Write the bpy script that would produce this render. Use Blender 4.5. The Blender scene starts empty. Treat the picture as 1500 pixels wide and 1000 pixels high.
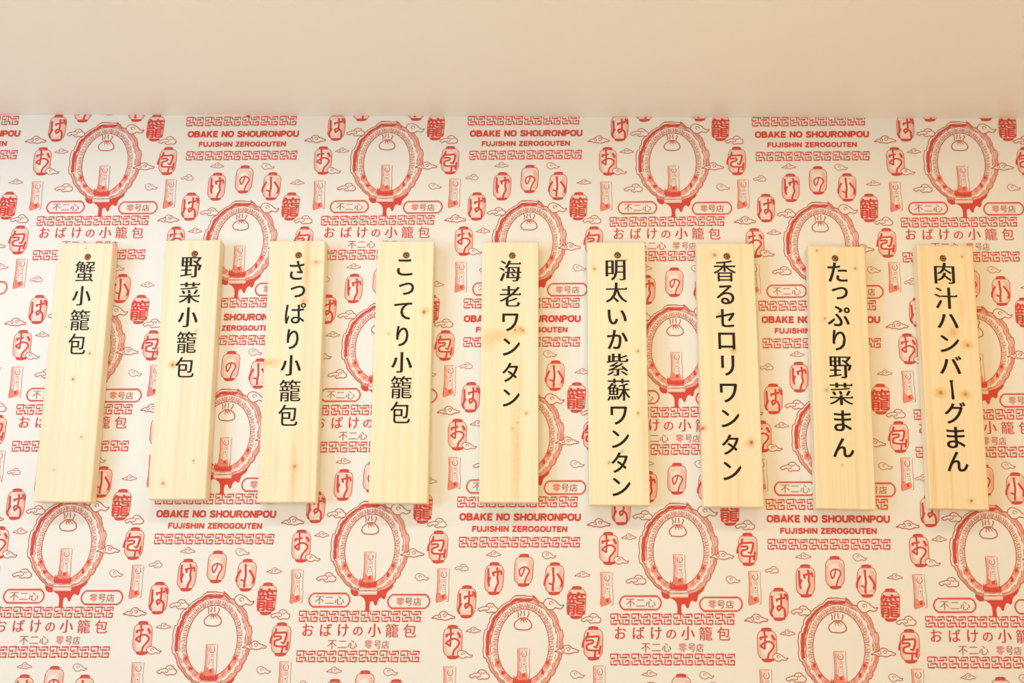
import bpy, bmesh, math, random
import numpy as np
from mathutils import Matrix, Vector
from mathutils.geometry import tessellate_polygon
random.seed(4)
C = bpy.context.scene.collection

# ------------------------------------------------------------------ camera
EYE = 1.45                       # camera height above the floor
DIST = 1.682848                  # camera to the wall
FPX = 1700.0                     # focal length for a 1500 px wide frame
def rot(rx, ry, rz):
    return (Matrix.Rotation(rz, 3, 'Z') @ Matrix.Rotation(ry, 3, 'Y') @ Matrix.Rotation(rx, 3, 'X'))
RC = rot(0.225503, 0.026311, 0.012213)
TO_B = Matrix(((1, 0, 0), (0, 0, -1), (0, 1, 0)))       # wall frame (right, up, outward) to Blender
cam = bpy.data.objects.new('camera', bpy.data.cameras.new('camera'))
C.objects.link(cam)
cam.data.sensor_width = 36.0
cam.data.lens = FPX / 1500.0 * 36.0
cam.data.clip_start = 0.05
M4 = (TO_B @ RC).to_4x4(); M4.translation = Vector((0, -DIST, EYE))
cam.matrix_world = M4
bpy.context.scene.camera = cam

# ------------------------------------------------------------------ exposure, world, lights
sc = bpy.context.scene
sc.view_settings.view_transform = 'Standard'
sc.view_settings.look = 'None'
sc.view_settings.gamma = 1.0
sc.view_settings.exposure = 0.145
sc.view_settings.use_curve_mapping = False
world = bpy.data.worlds.new('room_light'); sc.world = world; world.use_nodes = True
bg = world.node_tree.nodes['Background']
# the rest of the room: paler towards the windows on the left, dim and warm on the right
WN = world.node_tree
wtc = WN.nodes.new('ShaderNodeTexCoord'); wsx = WN.nodes.new('ShaderNodeSeparateXYZ'); wmr = WN.nodes.new('ShaderNodeMapRange'); wmx = WN.nodes.new('ShaderNodeMix')
wmr.inputs['From Min'].default_value = -0.9; wmr.inputs['From Max'].default_value = 0.9; wmr.interpolation_type = 'SMOOTHSTEP'
wmx.data_type = 'RGBA'; wmx.name = 'side_mix'
wmx.inputs['A'].default_value = (0.63, 0.350, 0.195, 1); wmx.inputs['B'].default_value = (0.74, 0.407, 0.132, 1)
WN.links.new(wtc.outputs['Generated'], wsx.inputs[0]); WN.links.new(wsx.outputs[0], wmr.inputs['Value'])
WN.links.new(wmr.outputs[0], wmx.inputs['Factor']); WN.links.new(wmx.outputs['Result'], bg.inputs[0])
bg.inputs[1].default_value = 1.0

def area(name, loc, target, size, power, col, shape='RECTANGLE', sy=None, spread=180):
    l = bpy.data.lights.new(name, 'AREA'); l.shape = shape; l.size = size
    if sy: l.size_y = sy
    l.energy = power; l.color = col; l.spread = math.radians(spread)
    o = bpy.data.objects.new(name, l); C.objects.link(o)
    o.location = loc
    o.rotation_euler = (Vector(target) - Vector(loc)).to_track_quat('-Z', 'Y').to_euler()
    return o
CEIL = EYE + 0.7447
area('window_daylight', (-3.4, -2.4, 1.45), (-0.6, 0, 1.75), 1.8, 66.0, (0.282, 0.631, 1.0), sy=1.6)
area('added_fill_low', (-0.1, -2.3, 0.75), (-0.1, -0.3, 2.2), 1.2, 10.2, (0.81, 1.0, 0.736), sy=0.6)  # unseen fill added low in front to brighten the ceiling and upper wall
DOWN = [(-1.16, 0.9), (-0.83, 1.0), (-0.50, 1.0), (-0.17, 1.0), (0.16, 0.95), (0.49, 0.85), (0.82, 0.72), (1.15, 0.6)]
for k, (x, f) in enumerate(DOWN):
    w = min(1.0, max(0.0, (x + 0.5) / 1.0))       # cooler lamps on the left, warmer on the right
    col = [a_ * (1 - w) + b_ * w for a_, b_ in zip((0.516, 0.649, 0.796), (0.569, 0.427, 0.209))]; mx = max(col)
    area('downlight_lamp', (x, -0.46, CEIL - 0.016), (x, -0.30, 1.0), 0.07, 0.86 * f * mx,
         tuple(c / mx for c in col), 'DISK', spread=165)

# ------------------------------------------------------------------ materials
def mat(name, col, rough=0.6, spec=0.3, metal=0.0):
    m = bpy.data.materials.new(name); m.use_nodes = True
    b = m.node_tree.nodes['Principled BSDF']
    b.inputs['Base Color'].default_value = (*col, 1)
    b.inputs['Roughness'].default_value = rough
    b.inputs['Specular IOR Level'].default_value = spec
    b.inputs['Metallic'].default_value = metal
    return m, m.node_tree, b
def noise_bump(nt, b, scale, strength, dist=0.001):
    tc = nt.nodes.new('ShaderNodeTexCoord'); n = nt.nodes.new('ShaderNodeTexNoise'); bp = nt.nodes.new('ShaderNodeBump')
    n.inputs['Scale'].default_value = scale; n.inputs['Detail'].default_value = 4
    bp.inputs['Strength'].default_value = strength; bp.inputs['Distance'].default_value = dist
    nt.links.new(tc.outputs['Object'], n.inputs['Vector']); nt.links.new(n.outputs['Fac'], bp.inputs['Height'])
    nt.links.new(bp.outputs['Normal'], b.inputs['Normal'])
PAPER, nt, b = mat('wallpaper_cream', (0.87, 0.825, 0.75), 0.6, 0.2); noise_bump(nt, b, 260, 0.12, 0.0006)
RED, nt, b = mat('ink_red', (0.70, 0.075, 0.05), 0.6, 0.2)
LINE, nt, b = mat('ink_thin_red', (0.54, 0.125, 0.08), 0.6, 0.2)
PINK, nt, b = mat('ink_pink_wash', (0.90, 0.52, 0.42), 0.6, 0.2)
PALE, nt, b = mat('ink_pale_wash', (0.92, 0.72, 0.62), 0.6, 0.2)
MID, nt, b = mat('ink_mid_red', (0.84, 0.27, 0.19), 0.6, 0.2)
MATS = [PAPER, RED, LINE, PINK, PALE, MID]
WALLM, nt, b = mat('wall_board', (0.8, 0.76, 0.68), 0.8, 0.2)
CEILM, nt, b = mat('ceiling_semigloss_paint', (0.92, 0.925, 0.89), 0.38, 0.5); noise_bump(nt, b, 30, 0.02, 0.001)
FLOORM, nt, b = mat('floor_vinyl', (0.72, 0.66, 0.56), 0.5, 0.4); noise_bump(nt, b, 12, 0.1)
INK, nt, b = mat('black_sign_paint', (0.012, 0.009, 0.005), 0.45, 0.3)
SCREWM, nt, b = mat('bronze_screw_metal', (0.50, 0.24, 0.09), 0.38, 0.5, 0.8)
SLOTM, nt, b = mat('screw_recess_dark', (0.07, 0.03, 0.012), 0.6, 0.3, 0.4)
TRIMM, nt, b = mat('downlight_trim_white', (0.8, 0.8, 0.78), 0.4, 0.4)
LENSM, nt, b = mat('downlight_lens', (0.9, 0.85, 0.7), 0.4, 0.4)
b.inputs['Emission Color'].default_value = (1.0, 0.86, 0.66, 1); b.inputs['Emission Strength'].default_value = 3.0

# ------------------------------------------------------------------ object helpers
def make(name, verts, faces, mats, parent=None, fm=None, smooth=False):
    me = bpy.data.meshes.new(name); me.from_pydata([tuple(v) for v in verts], [], [tuple(f) for f in faces])
    for m in (mats if isinstance(mats, list) else [mats]): me.materials.append(m)
    if fm is not None: me.polygons.foreach_set('material_index', np.asarray(fm, dtype=np.int32))
    if smooth: me.polygons.foreach_set('use_smooth', [True] * len(me.polygons))
    me.update()
    o = bpy.data.objects.new(name, me); C.objects.link(o)
    if parent: o.parent = parent
    return o
def box(x0, x1, y0, y1, z0, z1):
    v = [(x, y, z) for x in (x0, x1) for y in (y0, y1) for z in (z0, z1)]
    return v, [(0, 1, 3, 2), (4, 6, 7, 5), (0, 4, 5, 1), (2, 3, 7, 6), (0, 2, 6, 4), (1, 5, 7, 3)]

# ------------------------------------------------------------------ the setting
WX0, WX1 = -1.9, 1.9
def ceil_z(x): return CEIL - 0.0034 * x
v, f = box(WX0, WX1, 0.0, 0.09, -0.05, CEIL + 0.05)
wall = make('wall_back', v, f, WALLM); wall['kind'] = 'structure'
v, f = box(WX0, WX1, -3.6, 0.0, 0, 0.1)
v = [(x, y, ceil_z(x) + (0.06 if z > 0.05 else 0)) for x, y, z in v]
ceiling = make('ceiling', v, f, CEILM); ceiling['kind'] = 'structure'
v, f = box(WX0, WX1, -3.6, 0.0, -0.05, 0.0)
floor = make('floor', v, f, FLOORM); floor['kind'] = 'structure'
for x, _f in DOWN:      # recessed downlights, sunk flush in the ceiling a hand beyond the top of the frame
    vs, fs = [], []
    n = 24
    for r, z in ((0.048, 0.001), (0.046, -0.003), (0.038, -0.003), (0.036, 0.004)):
        vs += [(r * math.cos(2 * math.pi * i / n), r * math.sin(2 * math.pi * i / n), z) for i in range(n)]
    for k in range(3):
        fs += [(k * n + i, k * n + (i + 1) % n, (k + 1) * n + (i + 1) % n, (k + 1) * n + i) for i in range(n)]
    tr = make('downlight', vs, fs, TRIMM, ceiling, smooth=True); tr.location = (x, -0.46, ceil_z(x))
    vs = [(0.037 * math.cos(2 * math.pi * i / n), 0.037 * math.sin(2 * math.pi * i / n), 0.0) for i in range(n)]
    le = make('lens', vs, [tuple(range(n))], LENSM, tr); le.location = (0, 0, -0.0005)

# ------------------------------------------------------------------ lettering outlines
_font_cache = {}
def text_loops(s):
    """closed outlines of a string in the built-in font, em = 1"""
    if s in _font_cache: return _font_cache[s]
    cu = bpy.data.curves.new('outline', 'FONT'); cu.body = s; cu.fill_mode = 'NONE'; cu.resolution_u = 3
    o = bpy.data.objects.new('outline', cu); C.objects.link(o)
    bpy.context.view_layer.update()
    ev = o.evaluated_get(bpy.context.evaluated_depsgraph_get()); me = ev.to_mesh()
    co = np.array([(p.co.x, p.co.y) for p in me.vertices]); nxt = {}
    for e in me.edges: nxt[e.vertices[0]] = e.vertices[1]
    ev.to_mesh_clear()
    bpy.data.objects.remove(o); bpy.data.curves.remove(cu)
    loops, seen = [], set()
    for st in list(nxt):
        if st in seen: continue
        L, a = [], st
        while a not in seen and a in nxt:
            seen.add(a); L.append(a); a = nxt[a]
        P = co[L]
        keep = [i for i in range(len(P)) if np.linalg.norm(P[i] - P[i - 1]) > 1e-5]
        if len(keep) > 2: loops.append(P[keep])
    _font_cache[s] = loops
    return loops
def sarea(P): return 0.5 * np.sum(P[:, 0] * np.roll(P[:, 1], -1) - np.roll(P[:, 0], -1) * P[:, 1])
def weight1(loops, dx, dy, uroko=0.0):
    """brush contrast: grow every stem by dx each side and every bar by dy; uroko adds the serif at a bar's right end"""
    s = 1.0 if sum(sarea(P) for P in loops) > 0 else -1.0
    out = []
    for P in loops:
        E = np.roll(P, -1, 0) - P; ln = np.linalg.norm(E, axis=1, keepdims=True); ln[ln == 0] = 1
        N = np.stack([E[:, 1], -E[:, 0]], 1) / ln * s
        Np = np.roll(N, 1, 0)
        nx = np.where(abs(N[:, 0]) > abs(Np[:, 0]), N[:, 0], Np[:, 0])
        ny = np.where(abs(N[:, 1]) > abs(Np[:, 1]), N[:, 1], Np[:, 1])
        Q = P + np.stack([nx * dx, ny * dy], 1)
        if uroko > 0:
            R_ = []; n = len(Q); skip = False
            for i in range(n):
                if skip: skip = False; continue
                j = (i + 1) % n; h = (i - 1) % n; u = min(uroko, 0.75 * ln[i, 0])
                up_e = N[i][0] > 0.97 and ln[i, 0] < 0.10          # short right-hand end of a bar
                prev_h = abs(N[h][1]) > 0.97 and ln[h, 0] > 0.22
                next_h = abs(N[j][1]) > 0.97 and ln[j, 0] > 0.22
                if up_e and prev_h and next_h:
                    if Q[i][1] > Q[j][1]:     # i is the top corner
                        R_ += [Q[i] + (-u * 1.6, 0), Q[i] + (-u * 0.5, u), Q[i] + (u * 0.2, u * 0.1)]
                    else:
                        R_ += [Q[i], Q[j] + (u * 0.2, u * 0.1), Q[j] + (-u * 0.5, u), Q[j] + (-u * 1.6, 0)]; skip = j != 0
                else: R_.append(Q[i])
            Q = np.array(R_)
        out.append(Q)
    return out
def inside(p, L):
    x, y = p; c = False; x1, y1 = L[:, 0], L[:, 1]; x2, y2 = np.roll(x1, -1), np.roll(y1, -1)
    m = (y1 > y) != (y2 > y)
    with np.errstate(divide='ignore', invalid='ignore'):
        xi = x1 + (y - y1) * (x2 - x1) / (y2 - y1)
    return int(np.sum(m & (x < xi))) % 2 == 1
def tess(loops):
    """triangles of a set of closed outlines; each outline is filled together with the holes right inside it"""
    pts = np.concatenate(loops); start = np.cumsum([0] + [len(L) for L in loops])
    depth = [[k for k, M_ in enumerate(loops) if k != i and inside(L[0], M_)] for i, L in enumerate(loops)]
    tri = []
    for i, L in enumerate(loops):
        if len(depth[i]) % 2: continue
        grp = [i] + [k for k in range(len(loops)) if i in depth[k] and len(depth[k]) == len(depth[i]) + 1]
        idx = np.concatenate([np.arange(start[k], start[k + 1]) for k in grp])
        for t in tessellate_polygon([[Vector((p[0] * 1000, p[1] * 1000, 0)) for p in loops[k]] for k in grp]):
            tri.append(tuple(int(idx[q]) for q in t))
    return pts, tri

def weight(loops, dx, dy, uroko=0.0):
    """as weight1, eased back where strokes would run into each other"""
    for k in (1.0, 0.75, 0.5, 0.3, 0.15, 0.0):
        Q = weight1(loops, dx * k, dy * k, uroko * k); pts, tri = tess(Q)
        ta = sum(abs((pts[b][0] - pts[a][0]) * (pts[c][1] - pts[a][1]) - (pts[c][0] - pts[a][0]) * (pts[b][1] - pts[a][1])) / 2 for a, b, c in tri)
        sa = abs(sum(sarea(q) for q in Q))
        if abs(ta - sa) < 0.012 * sa: break
    return Q

# ------------------------------------------------------------------ wallpaper artwork
# The print was digitised from the photograph; DIG() turns a digitised position into metres on the
# wall, and every drawing is kept relative to the middle of its medallion so it can be repeated.
RCI = [[RC[r][c] for c in range(3)] for r in range(3)]
def DIG(x, y, z=0.0):
    d = RC @ Vector(((x - 750) / FPX, -(y - 500) / FPX, -1.0)); t = (z - DIST) / d.z
    return np.array([d.x * t, d.y * t])
PXW, PH = 0.44, 0.293708
A0 = np.array([-0.688703, 0.672977]); BOFF = np.array([0.220559, -0.131001])
class Art:
    def __init__(s, anchor): s.a = DIG(*anchor); s.V = []; s.F = []; s.M = []; s.n = 0; s.c = 0; s.ox = s.oy = 0.0; s.k = 1.0
    def at(s, ox, oy, k=0.1): s.ox, s.oy, s.k = ox, oy, k; return s          # origin and scale of the sheet being traced
    def w(s, p): return DIG(s.ox + p[0] * s.k, s.oy + p[1] * s.k) - s.a
    def add(s, pts, tris, layer, m):
        s.c = (s.c + 1) % 60                    # overprinted strokes never share one plane
        z = 0.00012 + layer * 0.00007 + s.c * 1.0e-6; q = 0.8e-6 / max(1, len(pts))
        s.V += [(p[0], p[1], z + q * i) for i, p in enumerate(pts)]; s.F += [(a + s.n, b + s.n, c + s.n) for a, b, c in tris]
        s.M += [m] * len(tris); s.n += len(pts)
    def fill(s, pts, m=4, layer=0, smooth=False):
        if smooth: pts = curve(pts, True)
        P = np.array([s.w(p) for p in pts]); s.add(P, tess([P])[1], layer, m)
    def line(s, pts, wd=1.2, m=2, layer=4, closed=False, smooth=True, taper=False):
        if smooth and len(pts) > 2: pts = curve(pts, closed)
        P = np.array([s.w(p) for p in pts]); n = len(P)
        if closed: T = np.roll(P, -1, 0) - np.roll(P, 1, 0)
        else: T = np.gradient(P, axis=0)
        T /= np.maximum(np.linalg.norm(T, axis=1, keepdims=True), 1e-9)
        N = np.stack([-T[:, 1], T[:, 0]], 1); h = wd * 0.00047
        H = np.full((n, 1), h)
        if taper: H = H * (0.35 + 0.65 * np.sin(np.linspace(0.25, 2.9, n)))[:, None]
        if not smooth and n > 2:      # mitre the sharp corners
            for i in range(n):
                if closed or 0 < i < n - 1:
                    e = P[(i + 1) % n] - P[i]; l = np.linalg.norm(e)
                    if l > 0:
                        cs = abs(float(np.dot(e / l, T[i]))); H[i] = h / max(cs, 0.6)
        A_ = P + N * H; B_ = P - N * H
        pts2 = np.empty((2 * n, 2)); pts2[0::2] = A_; pts2[1::2] = B_
        tr = []
        for i in range(n if closed else n - 1):
            a, b2, c, d = 2 * i, 2 * i + 1, (2 * i + 2) % (2 * n), (2 * i + 3) % (2 * n)
            tr += [(a, b2, d), (a, d, c)]
        s.add(pts2, tr, layer, m)
    def text(s, st, x0, y0, x1, y1, m=1, layer=5, dx=0.0, dy=0.0, uroko=0.0):
        L = weight(text_loops(st), dx, dy, uroko); al = np.concatenate(L); lo = al.min(0); hi = al.max(0)
        L = [np.array([s.w((x0 + (p[0] - lo[0]) / (hi[0] - lo[0]) * (x1 - x0), y1 - (p[1] - lo[1]) / (hi[1] - lo[1]) * (y1 - y0))) for p in q]) for q in L]
        pts, tri = tess(L); s.add(pts, tri, layer, m)
def curve(pts, closed=False, sub=4):
    P = [np.array(p, float) for p in pts]; n = len(P); out = []
    rng = range(n if closed else n - 1)
    for i in rng:
        p1, p2 = P[i], P[(i + 1) % n]
        p0 = P[i - 1] if (closed or i > 0) else p1; p3 = P[(i + 2) % n] if (closed or i + 2 < n) else p2
        for k in range(sub):
            t = k / sub
            out.append(0.5 * ((2 * p1) + (p2 - p0) * t + (2 * p0 - 5 * p1 + 4 * p2 - p3) * t * t + (3 * p1 - p0 - 3 * p2 + p3) * t ** 3))
    if not closed: out.append(P[-1])
    return out

def lantern(A, cx, cy, strokes=None, glyph=None):
    """paper lantern, centre in pixels of the sheet; strokes in tenths of it relative to the centre"""
    A.at(cx, cy)
    body = [(-92, -196), (85, -196), (118, -170), (136, -125), (138, 0), (136, 120), (118, 165), (92, 196), (-72, 196), (-112, 165), (-132, 120), (-136, 0), (-134, -125), (-118, -170)]
    A.fill(body, 4, 0)
    A.fill([(-136, -120), (-100, -110), (-92, 60), (-80, 150), (-72, 190), (-112, 165), (-134, 120)], 3, 1)
    A.fill([(60, -150), (110, -140), (134, -60), (136, 110), (105, 170), (60, 150), (100, 60), (70, -40)], 3, 1)
    A.fill([(-60, -110), (20, -130), (50, -60), (40, 60), (20, 150), (-40, 140), (-62, 40)], 0, 1, smooth=True)
    A.line(body, 0.95, 2, 3, closed=True, smooth=False)
    for y, a, b_ in ((-172, -90, 80), (-152, -60, 100), (-128, -96, 20), (-100, 20, 118), (128, -96, 60), (146, -70, 96), (166, -84, 30)):
        A.line([(a, y), (b_, y + 4)], 0.45, 3, 2, smooth=False)
    A.fill([(-80, -202), (-72, -236), (-20, -246), (30, -244), (68, -232), (66, -200), (0, -206)], 1, 4)
    A.fill([(-82, 190), (-20, 204), (40, 200), (98, 186), (92, 222), (40, 240), (-20, 242), (-66, 230)], 1, 4)
    for st in strokes or []:
        A.line([(x, y) for x, y in st[1]], st[0], 1, 5, taper=False)
    if glyph:
        for ox, oy in ((-7, -4), (7, 4)): A.text(glyph, -140 + ox, -158 + oy, 136 + ox, 178 + oy, 1, 5, 0.010, 0.006)
L_O = [(2.6, [(-35, -196), (-26, -110), (-30, -20), (-32, 58)]), (2.6, [(-100, -105), (-50, -110), (15, -122)]), (3, [(-88, -98), (-80, -70)]),
       (2.6, [(-30, 60), (-70, 30), (-92, 14), (-45, -28), (25, -50), (82, -22), (96, 20), (60, 78), (22, 122), (8, 192)]), (3.4, [(68, -138), (92, -108), (112, -66)])]
L_BA = [(3, [(-105, -130), (-98, -50), (-95, 50), (-112, 110)]), (3.2, [(-76, 15), (-96, 70)]), (2.4, [(-118, 95), (-108, 140), (-86, 180)]),
        (3, [(30, -160), (36, -70), (36, 30)]), (2.8, [(38, 26), (-8, 28), (-22, 60), (10, 82), (34, 48)]), (3, [(36, 34), (74, 58), (90, 118), (90, 192)]),
        (2.2, [(-6, 78), (-6, 108)]), (3, [(-45, -72), (20, -84), (96, -102)]), (2.6, [(-34, -68), (-24, -40)]), (3, [(84, -160), (104, -116)]), (2.6, [(110, -148), (124, -62)])]
L_KE = [(3, [(-95, -155), (-88, -60), (-84, 40), (-64, 115)]), (3, [(-56, -25), (-84, 62)]), (3, [(35, -165), (52, -80), (48, -10), (64, 60), (36, 130), (24, 190)]),
        (3, [(-38, -84), (20, -98), (106, -112)]), (2.4, [(100, -110), (108, -56)]), (3.2, [(-16, -74), (-6, -36)])]
L_NO = [(2.2, [(12, -45), (-4, 28), (-36, 86), (-62, 22), (-54, -18), (-16, -46), (26, -50), (70, -24), (84, 16), (64, 66), (40, 116), (24, 200)])]
L_SHO = [(3.2, [(-30, -168), (-20, -80), (-10, 10), (-16, 90), (-15, 180)]), (2.4, [(-80, 62), (-18, 92)]), (3, [(-90, -78), (-122, -20), (-142, 40), (-140, 100)]),
         (3.2, [(34, -82), (80, -18), (114, 40), (108, 122)])]
L_PAO = [(3, [(-78, -160), (-92, -96), (-116, -64)]), (2.8, [(-130, -60), (-148, 0), (-152, 58)]), (3, [(-100, -94), (-10, -96), (74, -94), (66, 0), (40, 66)]),
         (2.4, [(2, 40), (42, 56)]), (2.8, [(-108, -40), (-10, -44), (-10, -6), (-82, 18), (-84, 84), (0, 100), (102, 98)]), (3, [(108, 30), (92, 156)]), (2.8, [(36, 96), (26, 190)])]

CL_L = ([(0, .65), (.14, .46), (.32, .35), (.41, .31), (.48, .10), (.62, 0), (.78, .1), (.86, .35), (.96, .46), (1, .66), (.95, .88), (.82, .97), (.68, .92), (.55, 1), (.43, .93), (.36, .72), (.25, .70), (.14, .86)],
        [[(.41, .34), (.52, .36), (.58, .55), (.54, .70), (.46, .74), (.43, .60)], [(.60, .26), (.64, .40), (.72, .40), (.78, .28)]])
CL_R = ([(.02, .42), (.07, .16), (.2, 0), (.35, 0), (.47, .1), (.6, .22), (.68, .38), (.82, .58), (.92, .62), (1, .55), (.97, .72), (.85, .9), (.71, .86), (.6, .8), (.52, .92), (.38, 1), (.22, .94), (.14, .75), (.03, .55)],
        [[(.48, .50), (.46, .32), (.36, .26), (.29, .38), (.32, .52), (.40, .54)]])
CL_C = ([(0, .76), (.1, .6), (.18, .45), (.28, .45), (.37, .16), (.48, 0), (.62, .08), (.72, .36), (.82, .40), (.91, .56), (1, .6), (.95, .82), (.82, .8), (.72, .92), (.58, 1), (.43, .9), (.28, .92), (.18, .78)],
        [[(.51, .6), (.6, .6), (.64, .42), (.58, .28), (.51, .32), (.49, .50)], [(.36, .3), (.40, .62), (.33, .72), (.28, .58)]])
def cloud(A, kind, x0, y0, x1, y1, wd=0.95, wash=False, m=2):
    o, sw = kind; q = lambda p: (x0 + p[0] * (x1 - x0), y0 + p[1] * (y1 - y0))
    A.fill([q(p) for p in o], 4 if wash else 0, 5, smooth=True)
    wd *= 1.28
    A.line([q(p) for p in o], wd, m, 6, closed=True)
    for c in sw: A.line([q(p) for p in c], wd * 0.9, m, 6)

FRET = [[(0, 38), (0, 3), (37, 3), (37, 50)], [(0, 42), (20, 42), (20, 26)], [(40, 6), (51, 6), (51, 33), (86, 33), (86, 22)], [(65, 18), (65, 6), (99, 6), (99, 40)],
        [(1, 58), (1, 97), (33, 97), (33, 84)], [(15, 80), (15, 63), (48, 63), (48, 95), (60, 95)], [(65, 48), (65, 98), (98, 98), (98, 61), (80, 61), (80, 78)]]
def frets(A, x0, x1, y0, y1, n=6, fill=0.885):
    """band of square key units, corners in sheet pixels; (y0, y1) at the left end"""
    A.at(0, 0, 1.0)
    pitch = (x1 - x0) / (n - 1 + fill); w = pitch * fill
    for k in range(n):
        for pl in FRET:
            A.line([(x0 + k * pitch + px / 100 * w, y0 + py / 100 * (y1 - y0)) for px, py in pl], 1.55, 1, 4, smooth=False)

def slip(A, x, y, w=18.5, h=48, layer=2):
    """printed paper slip with a round mark and washed edge"""
    A.at(x, y, 1.0); q = lambda a, b_: (a * w, b_ * h)
    A.fill([q(0, 0), q(.96, 0), q(1.0, 1), q(.0, 1)], 0, layer)
    A.fill([q(0, 0), q(.78, 0), q(.76, .05), q(.40, .12), q(.28, .30), q(.40, .42), q(.26, .62), q(.24, .9), q(0, .98), q(.03, .5)], 4, layer + 1)
    for hx, ha, hb in ((.05, .02, .95), (.11, .05, .72), (.17, .0, .9), (.24, .06, .70), (.31, .30, .66), (.38, .0, .1), (.5, .0, .08), (.62, .0, .07)):
        A.line([q(hx, ha), q(hx + .01, (ha + hb) / 2), q(hx - .02, hb)], .8, 3 if hx > .2 else 5, layer + 1)
    A.fill([q(.34, .30), q(.7, .27), q(.74, .40), q(.4, .44)], 4, layer + 1)
    A.fill([q(.02, .76), q(.2, .72), q(.4, .80), q(.72, .76), q(.86, .88), q(.78, .95), q(.3, 1.02), q(0, 1.03)], 5, layer + 1, smooth=True)
    A.fill([q(.40, .82), q(.62, .80), q(.66, .90), q(.5, .93)], 1, layer + 2)
    A.line([q(.40, .10), q(.31, .17), q(.42, .25), q(.62, .26), q(.74, .18), q(.66, .08)], 1.15, 2, layer + 2)
    A.line([q(.50, .14), q(.48, .2), q(.54, .22)], .8, 2, layer + 2)
    A.line([q(.0, 0), q(.05, .5), q(.0, .98)], .7, 2, layer + 2); A.line([q(.94, 0), q(.93, .4), q(1, .7), q(.98, 1), q(.8, 1)], .55, 2, layer + 2, smooth=False)
    A.line([q(0, 0), q(.8, 0)], .9, 5, layer + 2)
    for t in (.33, .37, .41): A.line([q(.42, t), q(.60, t - .01), q(.74, t)], .5, 2, layer + 2)
    A.line([q(.40, .46), q(.36, .62), q(.30, .8)], .5, 2, layer + 2); A.line([q(.70, .44), q(.70, .62), q(.78, .76)], .6, 2, layer + 2)
    A.fill([q(.50, .48), q(.60, .48), q(.57, .54), q(.50, .53)], 2, layer + 2)
    for t in (.58, .64, .70): A.line([q(.46, t), q(.66, t + .01)], .45, 2, layer + 2)
    A.line([q(.22, .35), q(.16, .6), q(.14, .85)], .5, 5, layer + 2)

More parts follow.
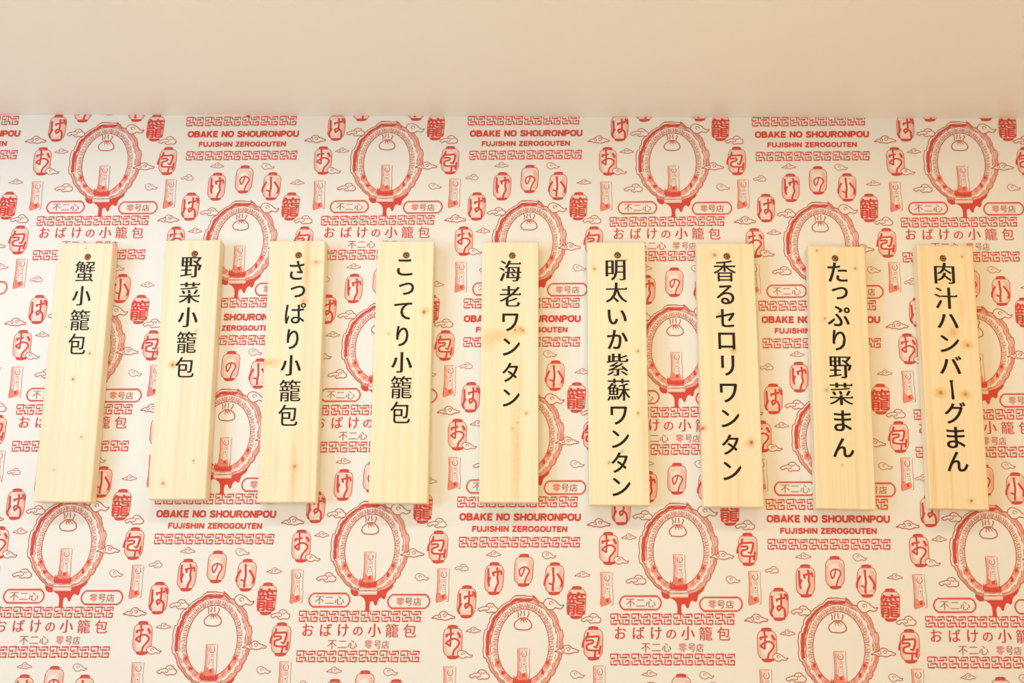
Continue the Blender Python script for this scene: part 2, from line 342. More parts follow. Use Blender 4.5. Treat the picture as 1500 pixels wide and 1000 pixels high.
def emblem(A):
    """oval frame with key-pattern ring, steamed bun, slip, tufts and drips (sheet origin 920,730)"""
    A.at(920, 730)
    O = [(600, 70), (860, 80), (960, 160), (1040, 190), (1110, 255), (1180, 320), (1225, 400), (1240, 480), (1270, 545), (1308, 575), (1310, 700), (1305, 820), (1300, 920),
         (1270, 1000), (1250, 1060), (1215, 1110), (1208, 1170), (1150, 1220), (1120, 1290), (1040, 1350), (950, 1385), (885, 1400), (880, 1450), (610, 1450), (600, 1400), (520, 1385),
         (470, 1330), (420, 1300), (360, 1230), (320, 1180), (270, 1130), (240, 1040), (200, 960), (165, 940), (160, 780), (165, 570), (205, 540), (240, 440), (255, 360), (320, 310), (370, 250), (440, 190), (520, 150)]
    cx, cy = 738., 780.; RX, RY = 443., 600.; rx, ry = 372., 520.
    def el(a, k):
        r_x, r_y = rx + (RX - rx) * k, ry + (RY - ry) * k
        if math.sin(a) > 0: r_y -= 20 - 0 * k
        return (cx + r_x * math.cos(a), cy + r_y * math.sin(a))
    def ang(p): return math.atan2((p[1] - cy) / (RY + 60), (p[0] - cx) / (RX + 60))
    def inn(p, t):
        e = el(ang(p), 1.12); return (p[0] * (1 - t) + e[0] * t, p[1] * (1 - t) + e[1] * t)
    A.fill(O, 0, 0)
    # solid drips under the frame
    D = [(480, 1370), (490, 1410), (510, 1445), (545, 1468), (590, 1470), (604, 1452), (640, 1466), (690, 1500), (715, 1550), (721, 1620), (718, 1695), (785, 1695), (778, 1600), (785, 1560), (805, 1542),
         (830, 1546), (845, 1575), (857, 1603), (878, 1606), (890, 1590), (900, 1540), (920, 1505), (950, 1490), (970, 1510), (995, 1515), (1012, 1490), (1025, 1420), (1050, 1390), (1090, 1360), (1117, 1320), (1112, 1280), (1040, 1345),
         (950, 1385), (885, 1400), (880, 1448), (610, 1448), (600, 1400), (520, 1385)]
    A.fill(D, 1, 1)
    i_l = [33, 34, 35, 36, 37, 38, 39, 40, 41, 42, 0, 1]
    def band(idx, t0, t1, m, layer):
        a = [inn(O[i % len(O)], t0) for i in idx]; b_ = [inn(O[i % len(O)], t1) for i in idx]
        A.fill(a + b_[::-1], m, layer)
    band(i_l, .34, .66, 1, 2)
    band(i_l, .66, .80, 3, 2)
    band([34, 35, 36], .28, .34, 5, 2)
    band(range(3, 13), .14, .40, 3, 2)
    band(range(4, 8), .20, .34, 5, 3); band(range(10, 14), .12, .42, 5, 3)
    band(range(13, 20), .16, .40, 3, 2)
    band(range(26, 33), .16, .46, 4, 2); band(range(29, 33), .30, .52, 3, 3)
    for t, w, idx in ((0, .8, range(0, 44)), (.16, .7, range(1, 23)), (.42, .8, range(1, 23)), (.16, .6, range(22, 33)), (.38, .7, range(22, 34)), (.58, .6, range(13, 33)), (.62, .6, range(1, 12)), (.30, .7, range(33, 46)), (.84, .6, range(33, 46))):
        L_ = []
        for i in idx:         # the drawn contours wobble between the corners of the frame
            p, q = O[i % len(O)], O[(i + 1) % len(O)]; L_ += [inn(p, t + .05), inn(((p[0] + q[0]) / 2, (p[1] + q[1]) / 2), t - .05)]
        A.line(L_[:-1], w * 1.5, 2 if i % 2 else 5, 4, smooth=False)
    for a, b_ in ((.05, .5), (.55, .9)):      # short broken strokes between the contours
        for k in range(0, 43, 2):
            p, q = O[k], O[(k + 1) % 43]; m_ = lambda s: (p[0] * (1 - s) + q[0] * s, p[1] * (1 - s) + q[1] * s)
            A.line([inn(m_(a), .74), inn(m_(b_), .74)], .8, 2, 4, smooth=False)
    A.line([(850, 60), (920, 120)], 1.2, 1, 5, smooth=False); A.line([(810, 140), (885, 80)], 1.2, 1, 5, smooth=False); A.line([(600, 66), (755, 66)], .7, 2, 5, smooth=False)
    # key-pattern ring
    n = 24
    for k in range(n):
        a0 = 2 * math.pi * (k + .09) / n - math.pi / 2 - math.pi / n; a1 = a0 + 2 * math.pi * .80 / n; low = math.sin((a0 + a1) / 2) > .28
        pt = lambda u, v_: el(a0 + (a1 - a0) * u, v_)
        A.fill([pt(0, 0), pt(.5, 0), pt(1, 0), pt(1, 1), pt(.5, 1), pt(0, 1)], 3 if low else 4, 5)
        c = 5 if low else 2
        for pl in ([(0, .92), (0, .05), (.38, .05), (.38, .5)], [(.2, .95), (.2, .35)], [(.42, .95), (.6, .95), (.6, .3), (.8, .3), (.8, .7)], [(.5, .05), (1, .05), (1, .95), (.75, .95)]):
            A.line([pt(*p) for p in pl], .85 if low else .85, c, 6, smooth=False)
        if low:
            A.fill([pt(.1, .1), pt(.55, .15), pt(.8, .6), pt(.45, .9), pt(.2, .6)], 1 if k % 2 else 5, 6)
            A.line([pt(0, .02), pt(1, .02)], 1.2, 1, 6)
    A.line([el(2 * math.pi * k / 60, 0) for k in range(60)], 1.05, 2, 6, closed=True)
    for bx, by in ((380, 1000), (1095, 1000)):
        A.fill([(bx - 40, by + 20), (bx - 10, by - 20), (bx + 30, by - 15), (bx + 45, by + 40), (bx + 5, by + 80), (bx - 45, by + 70)], 5, 7, smooth=True)
        A.fill([(bx - 20, by), (bx + 15, by - 8), (bx + 22, by + 30), (bx - 12, by + 44)], 1, 8, smooth=True)
    A.fill([(600, 1385), (880, 1385), (880, 1448), (610, 1448)], 3, 4); A.line([(610, 1418), (880, 1418)], 1.6, 0, 5, smooth=False)
    # steamed bun
    A.fill([(690, 385), (770, 385), (835, 440), (848, 500), (815, 545), (740, 556), (650, 548), (605, 505), (615, 450)], 0, 7, smooth=True)
    A.line([(690, 385), (640, 425), (608, 460), (604, 505), (640, 545), (700, 553), (740, 556), (800, 550), (846, 520), (848, 480), (830, 440), (790, 405), (765, 385)], 1.55, 2, 8)
    A.fill([(690, 383), (765, 381), (775, 400), (745, 430), (700, 425), (685, 400)], 5, 8)
    for pl in ([(710, 385), (695, 420), (700, 460)], [(728, 390), (730, 430), (752, 455)], [(745, 388), (762, 420), (792, 450)], [(690, 385), (765, 383)]): A.line(pl, 1.0, 2, 9)
    for pl in ([(640, 290), (655, 330), (652, 380)], [(690, 285), (698, 310), (686, 335), (692, 360)], [(742, 280), (735, 310), (745, 335), (738, 360)], [(795, 300), (812, 325), (795, 350), (788, 385)]): A.line(pl, 1.25, 2, 8)
    slip(A, 986, 812, 18, 44, 7)
    A.at(920, 730)
    A.fill([(600, 1300), (618, 1190), (626, 1250), (650, 1210), (665, 1255), (690, 1200), (705, 1245), (740, 1205), (765, 1250), (800, 1225), (812, 1262), (850, 1250), (872, 1300), (860, 1335), (760, 1340), (640, 1330)], 1, 9)
    A.fill([(640, 1240), (700, 1215), (800, 1225), (830, 1260), (700, 1270)], 5, 10)
    for x in (625, 655, 700, 735, 790, 820): A.line([(x, 1290), (x + 4, 1220)], .5, 5, 11, smooth=False)
    # strip between frame foot and inner oval
    for y in (1348, 1382): A.line([(600, y), (880, y)], .7, 2, 5, smooth=False)

def pill(A, x0, y0, x1, y1):
    r = (y1 - y0) / 2
    P = [(x0 + r * .62, y0), (x1 - r * .62, y0), (x1 - r * .2, y0 + r * .35), (x1, y0 + r * .8), (x1, y1 - r * .8), (x1 - r * .2, y1 - r * .35), (x1 - r * .62, y1),
         (x0 + r * .62, y1), (x0 + r * .2, y1 - r * .35), (x0, y1 - r * .8), (x0, y0 + r * .8), (x0 + r * .2, y0 + r * .35)]
    A.line(P, 3.0, 3, 3, closed=True, smooth=False); A.line(P, 1.7, 1, 4, closed=True, smooth=False)

# --- medallion group, traced at the second medallion of the lowest row
G = Art((992.5, 801.8))
lantern(G, 891.3, 803.2, L_O); lantern(G, 1095.0, 804.6, L_PAO)
G.at(860, 740)
cloud(G, CL_C, 502, 416, 715, 498, .75, m=2); cloud(G, CL_R, 385, 752, 606, 858, .85); cloud(G, CL_C, 0, 197, 335, 320, 1.05)
G.at(920, 730); emblem(G); G.at(920, 730)
cloud(G, CL_L, 68, 180, 352, 312, 1.0); cloud(G, CL_R, 1012, 112, 1306, 270, 1.0)
G.at(920, 730); cloud(G, CL_C, 1195, 772, 1545, 892, 1.0)
G.at(920, 810); cloud(G, CL_L, -30, 322, 258, 458, 1.0)
G.at(1060, 760); cloud(G, CL_R, 30, 836, 236, 940, .7); cloud(G, CL_L, 168, 22, 450, 158, .95)
slip(G, 879.5, 838.0); slip(G, 1096.2, 836.5)
G.at(880, 860); pill(G, 278, 128, 882, 325)
for ch, a, b_ in (('不', 368, 500), ('二', 518, 645), ('心', 660, 800)): G.text(ch, a, 168 if ch != '二' else 180, b_, 292 if ch != '二' else 278, 2, 5, 0.0, -0.008)
G.at(1020, 860); pill(G, 50, 147, 668, 347)
for ch, a, b_ in (('零', 174, 290), ('号', 302, 416), ('店', 428, 546)): G.text(ch, a, 192, b_, 308, 2 if ch != '零' else 5, 5, 0.004, 0.0 if ch != '零' else 0.01)
frets(G, 894.6, 1075.0, 898.5, 914.2)

# --- lantern arch, traced above the third medallion of the lowest half-row, kept relative to that medallion
H = Art((1227.0, 943.2))
lantern(H, 1140.5, 885.0, L_BA); lantern(H, 1179.4, 850.8, L_KE); lantern(H, 1222.6, 838.6, L_NO); lantern(H, 1269.0, 851.0, L_SHO); lantern(H, 1303.6, 886.2, None, '籠')
H.at(1060, 760); cloud(H, CL_C, 1055, 496, 1272, 582, .7); cloud(H, CL_L, 604, 694, 800, 792, .7)
H.at(1180, 760); cloud(H, CL_R, 685, 512, 892, 614, .7); cloud(H, CL_C, 1190, 800, 1412, 884, .7)

CAPS = {
 'O': (.98, [('c', [(.49, .89), (.80, .80), (.87, .5), (.80, .20), (.49, .11), (.18, .20), (.11, .5), (.18, .80)])]),
 'B': (.90, [('p', [(.12, .0), (.12, 1.)]), ('p', [(.1, .9), (.52, .9), (.70, .84), (.70, .60), (.52, .54), (.1, .54)]), ('p', [(.1, .54), (.55, .54), (.77, .46), (.77, .17), (.55, .1), (.1, .1)])]),
 'A': (.98, [('p', [(.11, 0), (.49, 1.)]), ('p', [(.87, 0), (.49, 1.)]), ('p', [(.26, .26), (.72, .26)])]),
 'K': (.96, [('p', [(.12, 0), (.12, 1.)]), ('p', [(.12, .34), (.80, 1.)]), ('p', [(.36, .58), (.84, 0)])]),
 'E': (.80, [('p', [(.12, 0), (.12, 1.)]), ('p', [(.1, .9), (.76, .9)]), ('p', [(.1, .51), (.70, .51)]), ('p', [(.1, .1), (.78, .1)])]),
 'N': (.94, [('p', [(.12, 0), (.12, 1.)]), ('p', [(.82, 0), (.82, 1.)]), ('p', [(.13, .95), (.81, .05)])]),
 'S': (.88, [('s', [(.76, .70), (.66, .87), (.43, .90), (.19, .84), (.14, .68), (.30, .56), (.58, .47), (.76, .33), (.70, .15), (.44, .09), (.20, .14), (.10, .32)])]),
 'H': (.94, [('p', [(.12, 0), (.12, 1.)]), ('p', [(.82, 0), (.82, 1.)]), ('p', [(.12, .52), (.82, .52)])]),
 'U': (.92, [('s', [(.12, 1.), (.12, .6), (.13, .32), (.24, .13), (.46, .09), (.68, .13), (.79, .32), (.80, .6), (.80, 1.)])]),
 'R': (.94, [('p', [(.12, 0), (.12, 1.)]), ('p', [(.1, .9), (.58, .9), (.77, .82), (.77, .58), (.58, .49), (.1, .49)]), ('p', [(.50, .48), (.85, 0)])]),
 'P': (.88, [('p', [(.12, 0), (.12, 1.)]), ('p', [(.1, .9), (.55, .9), (.74, .82), (.74, .52), (.55, .43), (.1, .43)])]),
 'F': (.76, [('p', [(.12, 0), (.12, 1.)]), ('p', [(.1, .9), (.74, .9)]), ('p', [(.1, .50), (.66, .50)])]),
 'J': (.72, [('s', [(.58, 1.), (.58, .6), (.57, .28), (.46, .11), (.28, .10), (.14, .2), (.12, .36)])]),
 'I': (.36, [('p', [(.18, 0), (.18, 1.)])]),
 'Z': (.84, [('p', [(.05, .9), (.78, .9)]), ('p', [(.70, .92), (.12, .08)]), ('p', [(.04, .1), (.80, .1)])]),
 'G': (.98, [('s', [(.84, .68), (.70, .86), (.48, .90), (.22, .81), (.11, .5), (.20, .2), (.48, .09), (.74, .16), (.84, .28), (.84, .44)]), ('p', [(.52, .44), (.93, .44)])]),
 'T': (.84, [('p', [(.02, .9), (.82, .9)]), ('p', [(.42, 0), (.42, .95)])]),
 ' ': (.42, [])}
def caps(A, st, x0, x1, y0, y1, slope=0.0):
    """heavy grotesque capitals set between x0 and x1; slope lowers the right end (sheet pixels)"""
    A.at(0, 0, 1.0); gap = .10; tot = sum(CAPS[c][0] + gap for c in st) - gap; k = (x1 - x0) / tot; x = 0.0; hgt = y1 - y0
    for c in st:
        w_, strokes = CAPS[c]
        for kind, pl in strokes:
            P = [(x0 + (x + p[0]) * k, y1 - p[1] * hgt + slope * (x + p[0]) / tot) for p in pl]
            A.line(P, hgt * .265, 1, 5, closed=kind == 'c', smooth=kind != 'p')
        x += w_ + gap

# --- the two text blocks
TJ = Art((992.5, 801.8)); TJ.at(880, 860)
for ch, a, b_, y0, y1 in (('お', 205, 370, 575, 756), ('ば', 468, 640, 575, 758), ('け', 733, 890, 577, 766), ('の', 958, 1102, 618, 752), ('小', 1175, 1376, 574, 770), ('籠', 1438, 1635, 575, 776), ('包', 1703, 1895, 580, 776)):
    TJ.text(ch, a, y0, b_, y1, 1, 5, .016, .0, .02)
for ch, a, b_, y0, y1 in (('不', 592, 724, 818, 950), ('二', 744, 880, 828, 932), ('心', 893, 1030, 815, 942), ('零', 1138, 1256, 820, 944), ('号', 1280, 1385, 822, 944), ('店', 1395, 1505, 825, 945)):
    TJ.text(ch, a, y0, b_, y1, 2 if ch != '零' else 5, 5, .004, -.004 if ch != '零' else .008)
frets(TJ, 894.4, 1076.0, 957.2, 973.6)
TE = Art((1227.0, 943.2)); TE.at(0, 0, 1)
caps(TE, 'OBAKE NO SHOURONPOU', 1123.0, 1302.8, 754.2, 764.8, .7)
caps(TE, 'FUJISHIN ZEROGOUTEN', 1142.6, 1283.8, 773.0, 781.4, .5)
frets(TE, 1124.6, 1303.6, 789.4, 804.2); 

def measured(j, i, kind):
    base = A0 + np.array([i * PXW, -j * PH]) + (BOFF if kind == 'B' else 0)
    M_ = {('A', 0, 0): (153.6, 234.9), ('A', 0, 1): (565.8, 233.7), ('A', 0, 2): (984.1, 234.8), ('A', 0, 3): (1406.2, 235.1), ('A', 1, 2): (988.5, 506.8),
          ('A', 2, 0): (97.6, 793.4), ('A', 2, 1): (541.1, 798.4), ('A', 2, 2): (992.5, 801.8), ('A', 2, 3): (1448.5, 804.9),
          ('B', 0, 0): (351.0, 351.6), ('B', 0, 1): (774.1, 351.6), ('B', 0, 2): (1201.6, 354.4), ('B', 1, 0): (330.5, 631.5), ('B', 2, 0): (309.9, 933.1), ('B', 2, 1): (765.3, 939.0), ('B', 2, 2): (1227.0, 943.2)}
    q = M_.get((kind, j, i))
    if q is not None: return DIG(*q)
    # strips that were not measured follow their column's mean drift
    near = [(abs(k[1] - j) * 2 + abs(k[2] - i), DIG(*v_) - (A0 + np.array([k[2] * PXW, -k[1] * PH]) + (BOFF if k[0] == 'B' else 0))) for k, v_ in M_.items() if k[0] == kind]
    near.sort(key=lambda t: t[0])
    return base + near[0][1]
VV, FF, MM = [], [], []; off = 0
def stamp(A, at):
    global off
    v_ = np.array(A.V); v_[:, 0] += at[0]; v_[:, 1] += at[1] + EYE
    VV.append(v_); FF.append(np.array(A.F) + off); MM.append(np.array(A.M)); off += len(v_)
for j in range(-1, 4):
    for i in range(-2, 6):
        for kind in 'AB':
            at = measured(j, i, kind)
            if abs(at[0]) > 1.62: continue
            stamp(G, at); stamp(H, at); stamp(TJ if kind == 'A' else TE, at)
V = np.concatenate(VV); F = np.concatenate(FF); MI = np.concatenate(MM)
top = CEIL - 0.0034 * V[:, 0] - 0.0002
above = V[:, 1] > top
keep = ~(above[F].all(1)); F = F[keep]; MI = MI[keep]
V[:, 1] = np.minimum(V[:, 1], top)
P = np.stack([V[:, 0], -0.0010 - V[:, 2], V[:, 1]], 1)        # printed ink on the sheet's face
# upward winding towards the room
e1 = P[F[:, 1]] - P[F[:, 0]]; e2 = P[F[:, 2]] - P[F[:, 0]]; flip = (e1[:, 2] * e2[:, 0] - e1[:, 0] * e2[:, 2]) > 0
F[flip] = F[flip][:, ::-1]
sheet_v, sheet_f = box(WX0, WX1, -0.0010, 0.0, 0.0, CEIL - 0.0002)
sheet_v = [(x, y, z if z < 1 else ceil_z(x) - 0.0002) for x, y, z in sheet_v]
used = np.unique(F); remap = np.full(len(P), -1); remap[used] = np.arange(len(used)); P = P[used]; F = remap[F]
n0 = len(sheet_v); nt_ = len(F)
me = bpy.data.meshes.new('wallpaper')
me.vertices.add(n0 + len(P)); me.vertices.foreach_set('co', np.concatenate([np.array(sheet_v), P]).astype(np.float32).ravel())
loops = np.concatenate([np.array(sheet_f).ravel(), (F + n0).ravel()]).astype(np.int32)
me.loops.add(len(loops)); me.loops.foreach_set('vertex_index', loops)
me.polygons.add(6 + nt_)
me.polygons.foreach_set('loop_start', np.concatenate([np.arange(6) * 4, 24 + np.arange(nt_) * 3]).astype(np.int32))
me.polygons.foreach_set('material_index', np.concatenate([np.zeros(6), MI]).astype(np.int32))
for m in MATS: me.materials.append(m)
me.polygons.foreach_set('use_smooth', [False] * (6 + nt_))
me.update(calc_edges=True)
wp = bpy.data.objects.new('wallpaper', me); C.objects.link(wp); wp.parent = wall
wp['label'] = 'cream wallpaper printed in red with lanterns, oval frames, clouds and lettering'
print('wallpaper triangles', nt_)

# ------------------------------------------------------------------ menu boards
def pine(name, knots, streaks, seed, hue):
    m = bpy.data.materials.new(name); m.use_nodes = True; nt = m.node_tree; b = nt.nodes['Principled BSDF']
    N = nt.nodes.new; L = nt.links.new
    b.inputs['Roughness'].default_value = 0.5; b.inputs['Specular IOR Level'].default_value = 0.3
    tc = N('ShaderNodeTexCoord')
    def math_(op, a, c=None, v2=None, clamp=False):
        n = N('ShaderNodeMath'); n.operation = op; n.use_clamp = clamp
        if isinstance(a, (int, float)): n.inputs[0].default_value = a
        else: L(a, n.inputs[0])
        if c is not None:
            if isinstance(c, (int, float)): n.inputs[1].default_value = c
            else: L(c, n.inputs[1])
        return n.outputs[0]
    # growth rings seen on a flat-sawn face: stretched noise warped by a slow noise
    mp = N('ShaderNodeMapping'); mp.inputs['Scale'].default_value = (95, 60, 1.6); mp.inputs['Location'].default_value = (seed * 3.1, seed, seed * .7)
    L(tc.outputs['Object'], mp.inputs['Vector'])
    gr = N('ShaderNodeTexNoise'); gr.inputs['Scale'].default_value = 1.0; gr.inputs['Detail'].default_value = 3; gr.inputs['Roughness'].default_value = .6; gr.inputs['Distortion'].default_value = .25
    L(mp.outputs['Vector'], gr.inputs['Vector'])
    mp2 = N('ShaderNodeMapping'); mp2.inputs['Scale'].default_value = (520, 300, 9); mp2.inputs['Location'].default_value = (seed, 0, 0)
    L(tc.outputs['Object'], mp2.inputs['Vector'])
    fi = N('ShaderNodeTexNoise'); fi.inputs['Scale'].default_value = 1.0; fi.inputs['Detail'].default_value = 2
    L(mp2.outputs['Vector'], fi.inputs['Vector'])
    ramp = N('ShaderNodeValToRGB'); r = ramp.color_ramp
    r.elements[0].position = .28; r.elements[0].color = (0.93 * hue[0], 0.76 * hue[1], 0.47 * hue[2], 1); r.elements[1].position = .58; r.elements[1].color = (0.985 * hue[0], 0.86 * hue[1], 0.60 * hue[2], 1)
    L(gr.outputs['Fac'], ramp.inputs['Fac'])
    mixf = N('ShaderNodeMix'); mixf.data_type = 'RGBA'; mixf.blend_type = 'MULTIPLY'; mixf.inputs['Factor'].default_value = .10
    L(ramp.outputs['Color'], mixf.inputs['A']); L(fi.outputs['Fac'], mixf.inputs['B'])
    col = mixf.outputs['Result']
    sep = N('ShaderNodeSeparateXYZ'); L(tc.outputs['Object'], sep.inputs[0])
    wob = N('ShaderNodeTexNoise'); wob.inputs['Scale'].default_value = 260; L(tc.outputs['Object'], wob.inputs['Vector'])
    wv = math_('SUBTRACT', wob.outputs['Fac'], .5)
    def spot(x, z, rx, rz, colr, strength, power):
        dx = math_('DIVIDE', math_('SUBTRACT', sep.outputs[0], x), rx); dz = math_('DIVIDE', math_('SUBTRACT', sep.outputs[2], z), rz)
        d = math_('SQRT', math_('ADD', math_('MULTIPLY', dx, dx), math_('MULTIPLY', dz, dz)))
        d = math_('ADD', d, math_('MULTIPLY', wv, .7))
        f_ = math_('SUBTRACT', 1.0, d, clamp=True); f_ = math_('POWER', f_, power); f_ = math_('MULTIPLY', f_, strength, clamp=True)
        nonlocal col
        mx = N('ShaderNodeMix'); mx.data_type = 'RGBA'; L(f_, mx.inputs['Factor']); L(col, mx.inputs['A']); mx.inputs['B'].default_value = (*colr, 1); col = mx.outputs['Result']
    for (x, z, rx, rz, s) in streaks: spot(x, z, rx, rz, (0.82, 0.48, 0.17), s * 1.3, .8)
    for (x, z, rr, s) in knots:
        spot(x, z, rr * 3.2, rr * 3.4, (0.82, 0.46, 0.15), .9 * s, 1.1)
        spot(x, z, rr * 1.1, rr * 1.2, (0.38, 0.17, 0.05), 1.2 * s, .9)
    L(col, b.inputs['Base Color'])
    bp = N('ShaderNodeBump'); bp.inputs['Strength'].default_value = .12; bp.inputs['Distance'].default_value = .0006
    L(gr.outputs['Fac'], bp.inputs['Height']); L(bp.outputs['Normal'], b.inputs['Normal'])
    return m

T = 0.022; GAP = 0.0022
DENSE = '籠蟹蘇'
def S(ox, oy, lst): return [(ch, ox + a / 4.545, oy + c / 4.545, ox + b_ / 4.545, oy + d / 4.545) for ch, a, b_, c, d in lst]
# centre x, centre y (eye level = 0), width, height, lean in degrees, screw position, then lettering, knots, streaks
BOARDS = [
 dict(c=(-.6928, .3340), w=.0832, h=.3882, a=.32, screw=(128.4, 376), text='蟹小籠包', pos='leftmost of the nine',
      T=S(30, 340, [('蟹', 358, 500, 192, 330), ('小', 340, 475, 358, 488), ('籠', 325, 468, 515, 653), ('包', 312, 440, 675, 812)]),
      K=[(97.1, 479, 1.6, .5), (131.6, 517.3, 1.8, .7), (126, 363.5, 1.4, .5), (107, 555, 1.9, 1), (119.5, 640, 1.8, .7), (78.8, 687.9, 1.6, .4)], K2=[]),
 dict(c=(-.5286, .3393), w=.0833, h=.3885, a=.71, screw=(285.2, 371.5), text='野菜小籠包', pos='',
      T=S(200, 340, [('野', 290, 437, 165, 302), ('菜', 280, 425, 333, 473), ('小', 272, 412, 500, 632), ('籠', 262, 402, 660, 805), ('包', 253, 387, 830, 967)]),
      K=[(252.8, 534, 2.6, .9), (239, 708, 2.6, .7), (283.6, 674.6, 1.6, .7), (288, 484, 1.2, .6)], K2=[(287, 490, 6, 16, .35), (256, 534, 12, 6, .5)]),
 dict(c=(-.3702, .3377), w=.0839, h=.3908, a=.73, screw=(437.4, 373.4), text='さっぱり小籠包', pos='',
      T=S(360, 340, [('さ', 288, 392, 190, 318), ('っ', 295, 398, 355, 435), ('ぱ', 258, 402, 470, 610), ('り', 270, 355, 645, 780), ('小', 230, 370, 818, 955)]) + S(360, 540, [('籠', 220, 368, 72, 218), ('包', 213, 348, 238, 380)]),
      K=[(463, 384, 2.6, .4), (431.5, 683, 2.6, .8), (445, 441, 2.4, .4), (385, 534, 2.6, .4)], K2=[(449, 395, 7, 75, .5), (463, 384, 14, 5, .5), (395, 531, 22, 9, .55), (430, 690, 6, 62, .5), (444, 441, 9, 10, .5), (405, 680, 4, 50, .2)]),
 dict(c=(-.2086, .3378), w=.0845, h=.3902, a=.16, screw=(595.2, 373.4), text='こってり小籠包', pos='',
      T=S(520, 340, [('こ', 278, 385, 180, 290), ('っ', 290, 395, 335, 418), ('て', 258, 382, 468, 582), ('り', 272, 358, 625, 760), ('小', 240, 382, 798, 935)]) + S(520, 540, [('籠', 235, 380, 48, 197), ('包', 232, 368, 218, 362)]),
      K=[(621, 457, 2.6, .9), (569.5, 488.5, 1.6, .5), (603, 573, 1.5, .5)], K2=[(624, 454, 9, 5, .5)]),
 dict(c=(-.0513, .3387), w=.0843, h=.3868, a=.36, screw=(750.4, 374), text='海老ワンタン', pos='',
      T=S(680, 340, [('海', 233, 380, 188, 328), ('老', 235, 377, 358, 495), ('ワ', 252, 362, 540, 660), ('ン', 255, 372, 705, 822)]) + [('タ', 735.4, 531, 759.2, 559.4)] + S(680, 540, [('ン', 255, 370, 135, 252)]),
      K=[(755, 483, 1.6, .7), (762, 481, 1.7, .8), (766, 484, 1.8, .9), (771, 605, 2, .6), (758, 619, 1.5, .5), (750.4, 627, 1.5, .5)], K2=[(728, 492, 30, 14, .5), (760, 484, 16, 9, .6), (757, 665, 7, 90, .45), (716, 505, 12, 14, .3), (762, 560, 5, 60, .25)]),
 dict(c=(.1062, .3379), w=.0856, h=.3896, a=.26, screw=(904.9, 373.4), text='明太いか紫蘇ワンタン', pos='',
      T=S(840, 340, [('明', 215, 345, 185, 322), ('太', 215, 357, 335, 468), ('い', 228, 355, 515, 615), ('か', 225, 362, 650, 778), ('紫', 222, 365, 808, 955)]) + S(840, 540, [('蘇', 225, 375, 65, 212), ('ワ', 247, 357, 250, 372), ('ン', 255, 370, 408, 528), ('タ', 252, 362, 555, 693), ('ン', 258, 380, 725, 848)]),
      K=[(870.8, 393.5, 2.0, .8), (934.6, 514, 2.0, .8), (935, 605, 2.0, .7), (892, 677.5, 1.8, .7), (911.5, 660.6, 1.6, .6), (917, 381, 1.4, .6)], K2=[(944, 640, 5, 120, .3)]),
 dict(c=(.2677, .3366), w=.0847, h=.3891, a=.19, screw=(1065, 375), text='香るセロリワンタン', pos='',
      T=S(1000, 340, [('香', 208, 350, 188, 328), ('る', 228, 342, 352, 480), ('セ', 222, 345, 512, 632), ('ロ', 238, 348, 668, 778), ('リ', 258, 343, 820, 955)]) + S(1000, 540, [('ワ', 250, 362, 98, 225), ('ン', 258, 377, 272, 390), ('タ', 262, 372, 437, 572), ('ン', 270, 390, 618, 742)]),
      K=[(1046.6, 373.4, 3.0, .8), (1074.8, 511.6, 2.4, .8), (1053, 459, 1.6, .5), (1029.7, 627, 3.0, 1), (1100.8, 647.8, 3.0, 1)], K2=[(1074, 513, 8, 6, .5), (1098, 650, 10, 8, .5)]),
 dict(c=(.4287, .3343), w=.0832, h=.3871, a=-.85, screw=(1223.7, 378), text='たっぷり野菜まん', pos='',
      T=S(1150, 340, [('た', 285, 412, 203, 330), ('っ', 312, 417, 365, 447), ('ぷ', 285, 430, 492, 625), ('り', 318, 402, 652, 788), ('野', 295, 440, 828, 970)]) + S(1150, 540, [('菜', 298, 448, 95, 240), ('ま', 327, 440, 278, 415), ('ん', 320, 458, 462, 588)]),
      K=[(1196.6, 366.8, 1.8, .7), (1253, 392.8, 1.8, .9), (1208, 466.5, 2.0, .6), (1211, 570.8, 2.2, .7), (1233.6, 680.8, 1.5, .5)], K2=[]),
 dict(c=(.5874, .3359), w=.0818, h=.3873, a=-.93, screw=(1381.8, 378), text='肉汁ハンバーグまん', pos='rightmost of the nine',
      T=S(1300, 340, [('肉', 315, 442, 205, 342), ('汁', 318, 460, 370, 508), ('ハ', 332, 470, 545, 637), ('ン', 352, 475, 685, 798), ('バ', 350, 492, 825, 942)]) + S(1300, 540, [('|', 418, 440, 75, 207), ('グ', 382, 518, 222, 365), ('ま', 397, 513, 388, 528), ('ん', 400, 535, 552, 683)]),
      K=[(1409, 376, 1.8, .6), (1417.7, 505.5, 2.8, .8), (1378, 575, 3.2, .8), (1414.4, 577.4, 3.0, .8), (1422.8, 733.6, 2.4, .8)], K2=[(1397, 487, 11, 11, .75), (1417, 505, 13, 8, .55), (1378, 575, 14, 9, .6), (1414, 577, 11, 8, .6), (1368, 680, 4, 90, .3), (1394, 700, 4, 70, .3), (1408, 450, 6, 30, .3)]),
]
DESC = {
 0: 'pale pine menu board lettered 蟹小籠包, leftmost of the nine, blank lower half',
 1: 'pine menu board lettered 野菜小籠包, second from left, orange knot beside its last character',
 2: 'pine menu board lettered さっぱり小籠包 with brown stain streaks, third from left',
 3: 'pale pine menu board lettered こってり小籠包 with one slanted knot at right',
 4: 'pine menu board lettered 海老ワンタン with a smeared brown knot cluster, the middle one',
 5: 'pine menu board lettered 明太いか紫蘇ワンタン, its writing reaching the bottom edge',
 6: 'pine menu board lettered 香るセロリワンタン with a knot left of its screw',
 7: 'pine menu board lettered たっぷり野菜まん, leaning slightly, second from right',
 8: 'honey-coloured pine menu board lettered 肉汁ハンバーグまん, rightmost, with large orange knots',
}
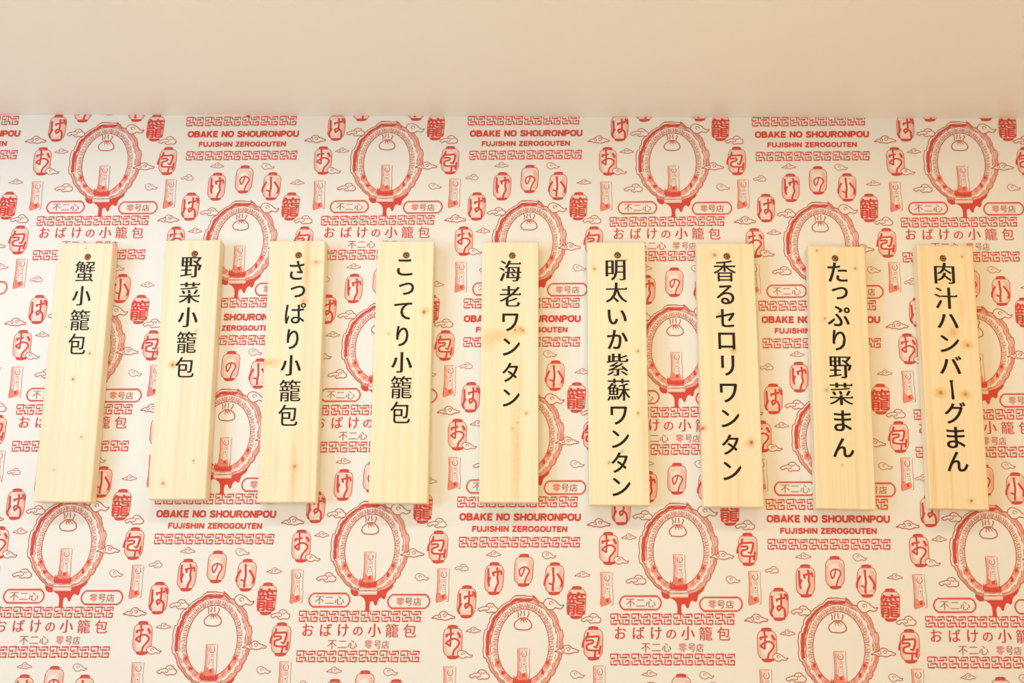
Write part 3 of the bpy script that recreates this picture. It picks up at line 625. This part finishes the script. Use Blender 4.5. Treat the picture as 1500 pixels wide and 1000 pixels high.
def board_mesh(w, h, hx, hz, R_=0.0056, D_=0.006):
    n = 28; c = 0.0011; x0, x1, z0, z1 = -w / 2, w / 2, -h / 2, h / 2
    V, F = [], []
    rect = [(x0 + c, z0 + c), (x1 - c, z0 + c), (x1 - c, z1 - c), (x0 + c, z1 - c)]
    circ = [(hx + R_ * math.cos(-2 * math.pi * i / n), hz + R_ * math.sin(-2 * math.pi * i / n)) for i in range(n)]
    V += [(x, -T, z) for x, z in rect + circ]
    for t in tessellate_polygon([[Vector((x, z, 0)) for x, z in rect], [Vector((x, z, 0)) for x, z in circ]]): F.append(tuple(t))
    b = len(V); V += [(x, -T + c, z) for x, z in ((x0, z0), (x1, z0), (x1, z1), (x0, z1))]     # eased edge
    for i in range(4): F.append((i, (i + 1) % 4, b + (i + 1) % 4, b + i))
    k = len(V); V += [(x, -c, z) for x, z in ((x0, z0), (x1, z0), (x1, z1), (x0, z1))]
    for i in range(4): F.append((b + i, b + (i + 1) % 4, k + (i + 1) % 4, k + i))
    q = len(V); V += [(x, 0, z) for x, z in rect]
    for i in range(4): F.append((k + i, k + (i + 1) % 4, q + (i + 1) % 4, q + i))
    F.append((q, q + 1, q + 2, q + 3))
    r0 = len(V)
    for rr, dd in ((R_ - .0005, .0006), (R_ - .0007, D_)):
        V += [(hx + rr * math.cos(-2 * math.pi * i / n), -T + dd, hz + rr * math.sin(-2 * math.pi * i / n)) for i in range(n)]
    for i in range(n):
        j = (i + 1) % n
        F.append((4 + i, 4 + j, r0 + j, r0 + i)); F.append((r0 + i, r0 + j, r0 + n + j, r0 + n + i))
    F.append(tuple(r0 + n + i for i in range(n)))
    return V, F
def recalc(o):
    bm = bmesh.new(); bm.from_mesh(o.data); bmesh.ops.recalc_face_normals(bm, faces=bm.faces); bm.to_mesh(o.data); bm.free()
for bi, B in enumerate(BOARDS):
    root = bpy.data.objects.new('menu_board', None); C.objects.link(root); root.empty_display_size = .05
    a = math.radians(B['a']); ca, sa = math.cos(a), math.sin(a)
    root.location = (B['c'][0], -0.0010 - GAP, B['c'][1] + EYE); root.rotation_euler = (0, -a, 0)
    root['label'] = DESC[bi]; root['category'] = 'sign'; root['group'] = 'pine menu boards hung in a row on the wallpaper'
    ZF = T + GAP + .001
    def loc(px, py):       # digitised position to the board's own face
        p = DIG(px, py, ZF) - np.array(B['c']); return (p[0] * ca + p[1] * sa, -p[0] * sa + p[1] * ca)
    hx, hz = loc(*B['screw'])
    mm = .0010
    kn = []
    for (x, y, rr, s_) in B['K']:
        u, v_ = loc(x, y); kn.append((u, v_, rr * mm, s_))
    st = []
    for (x, y, rx_, rz_, s_) in B['K2']:
        u, v_ = loc(x, y); st.append((u, v_, rx_ * mm, rz_ * mm, s_))
    hue = [(1, .99, 1), (1, 1, 1.03), (1, .99, .98), (1, 1.02, 1.0), (1, 1.01, 1.0), (1, 1.01, 1.0), (1, .98, .95), (1, .96, .91), (1, .93, .84)][bi]
    V_, F_ = board_mesh(B['w'], B['h'], hx, hz)
    bo = make('board', V_, F_, pine('pine_wood', kn, st, bi * 1.7 + .3, hue), root); recalc(bo)
    # lettering
    LV, LF = [], []
    for ch, x0, y0, x1, y1 in B['T']:
        p0 = loc(x0, y1); p1 = loc(x1, y0)
        kana = ord(ch) < 0x3100
        if ch == '|':
            L = [np.array([(.22, 1.0), (.0, .95), (.2, .86), (.3, .5), (.3, .06), (.62, 0.0), (.95, .07), (.8, .5), (.72, .9), (.9, .99)])]
        else:
            L = weight(text_loops(ch), (.006 if ch in DENSE else .016) if not kana else .020, (-.002 if ch in DENSE else -.006) if not kana else .008, (.012 if ch in DENSE else .045) if not kana else .0)
        al = np.concatenate(L); lo, hi = al.min(0), al.max(0)
        L = [(q - lo) / (hi - lo) * (np.array(p1) - np.array(p0)) + np.array(p0) for q in L]
        pts, tri = tess(L)
        # the brush is loaded heavier than the outline font: kanji get a second pass a hair to the side
        for ox, oz in (((-.00022, 0.0), (.00026, 0.00004)) if not kana and ch != '|' else ((0.0, 0.0),)):
            o_ = len(LV)
            LV += [(p[0] + ox, -T - .00022 - oz, p[1]) for p in pts]; LF += [tuple(i + o_ for i in t) for t in tri]
    F2 = []
    for t in LF:
        a_, b_, c_ = (LV[i] for i in t)
        cr = (b_[2] - a_[2]) * (c_[0] - a_[0]) - (b_[0] - a_[0]) * (c_[2] - a_[2])
        F2.append(t if cr < 0 else t[::-1])
    le = make('lettering', LV, F2, INK, root)
    # bronze screw: domed head sunk in the bore, shank into the wall
    n = 24; prof = [(0.0, -T + .0006), (.0016, -T + .0007), (.0030, -T + .0013), (.0040, -T + .0024), (.0043, -T + .0036), (.0043, -T + .0052), (.0019, -T + .0058), (.0017, 0.0), (.0017, .0028)]
    vs = [(hx + r_ * math.cos(2 * math.pi * i / n), y_, hz + r_ * math.sin(2 * math.pi * i / n)) for r_, y_ in prof for i in range(n)]
    fs = [(k * n + i, k * n + (i + 1) % n, (k + 1) * n + (i + 1) % n, (k + 1) * n + i) for k in range(len(prof) - 1) for i in range(n)]
    sw = make('screw', vs, fs, SCREWM, root, smooth=True); recalc(sw)
    rv, rf = [], []; th = .6 + bi * .7
    for q_ in (0, math.pi / 2):
        for sx, sz in ((-1, -1), (1, -1), (1, 1), (-1, 1)):
            lx, lz = sx * .0026, sz * .0005
            rv.append((hx + lx * math.cos(th + q_) - lz * math.sin(th + q_), -T + .00045, hz + lx * math.sin(th + q_) + lz * math.cos(th + q_)))
    rv += [(x, y + .0014, z) for x, y, z in rv]
    for o_ in (0, 4):
        rf += [(o_, o_ + 1, o_ + 2, o_ + 3), (8 + o_, 11 + o_, 10 + o_, 9 + o_)] + [(o_ + i, 8 + o_ + i, 8 + o_ + (i + 1) % 4, o_ + (i + 1) % 4) for i in range(4)]
    cr_ = make('cross_recess', rv, rf, SLOTM, sw)
bpy.context.view_layer.update()
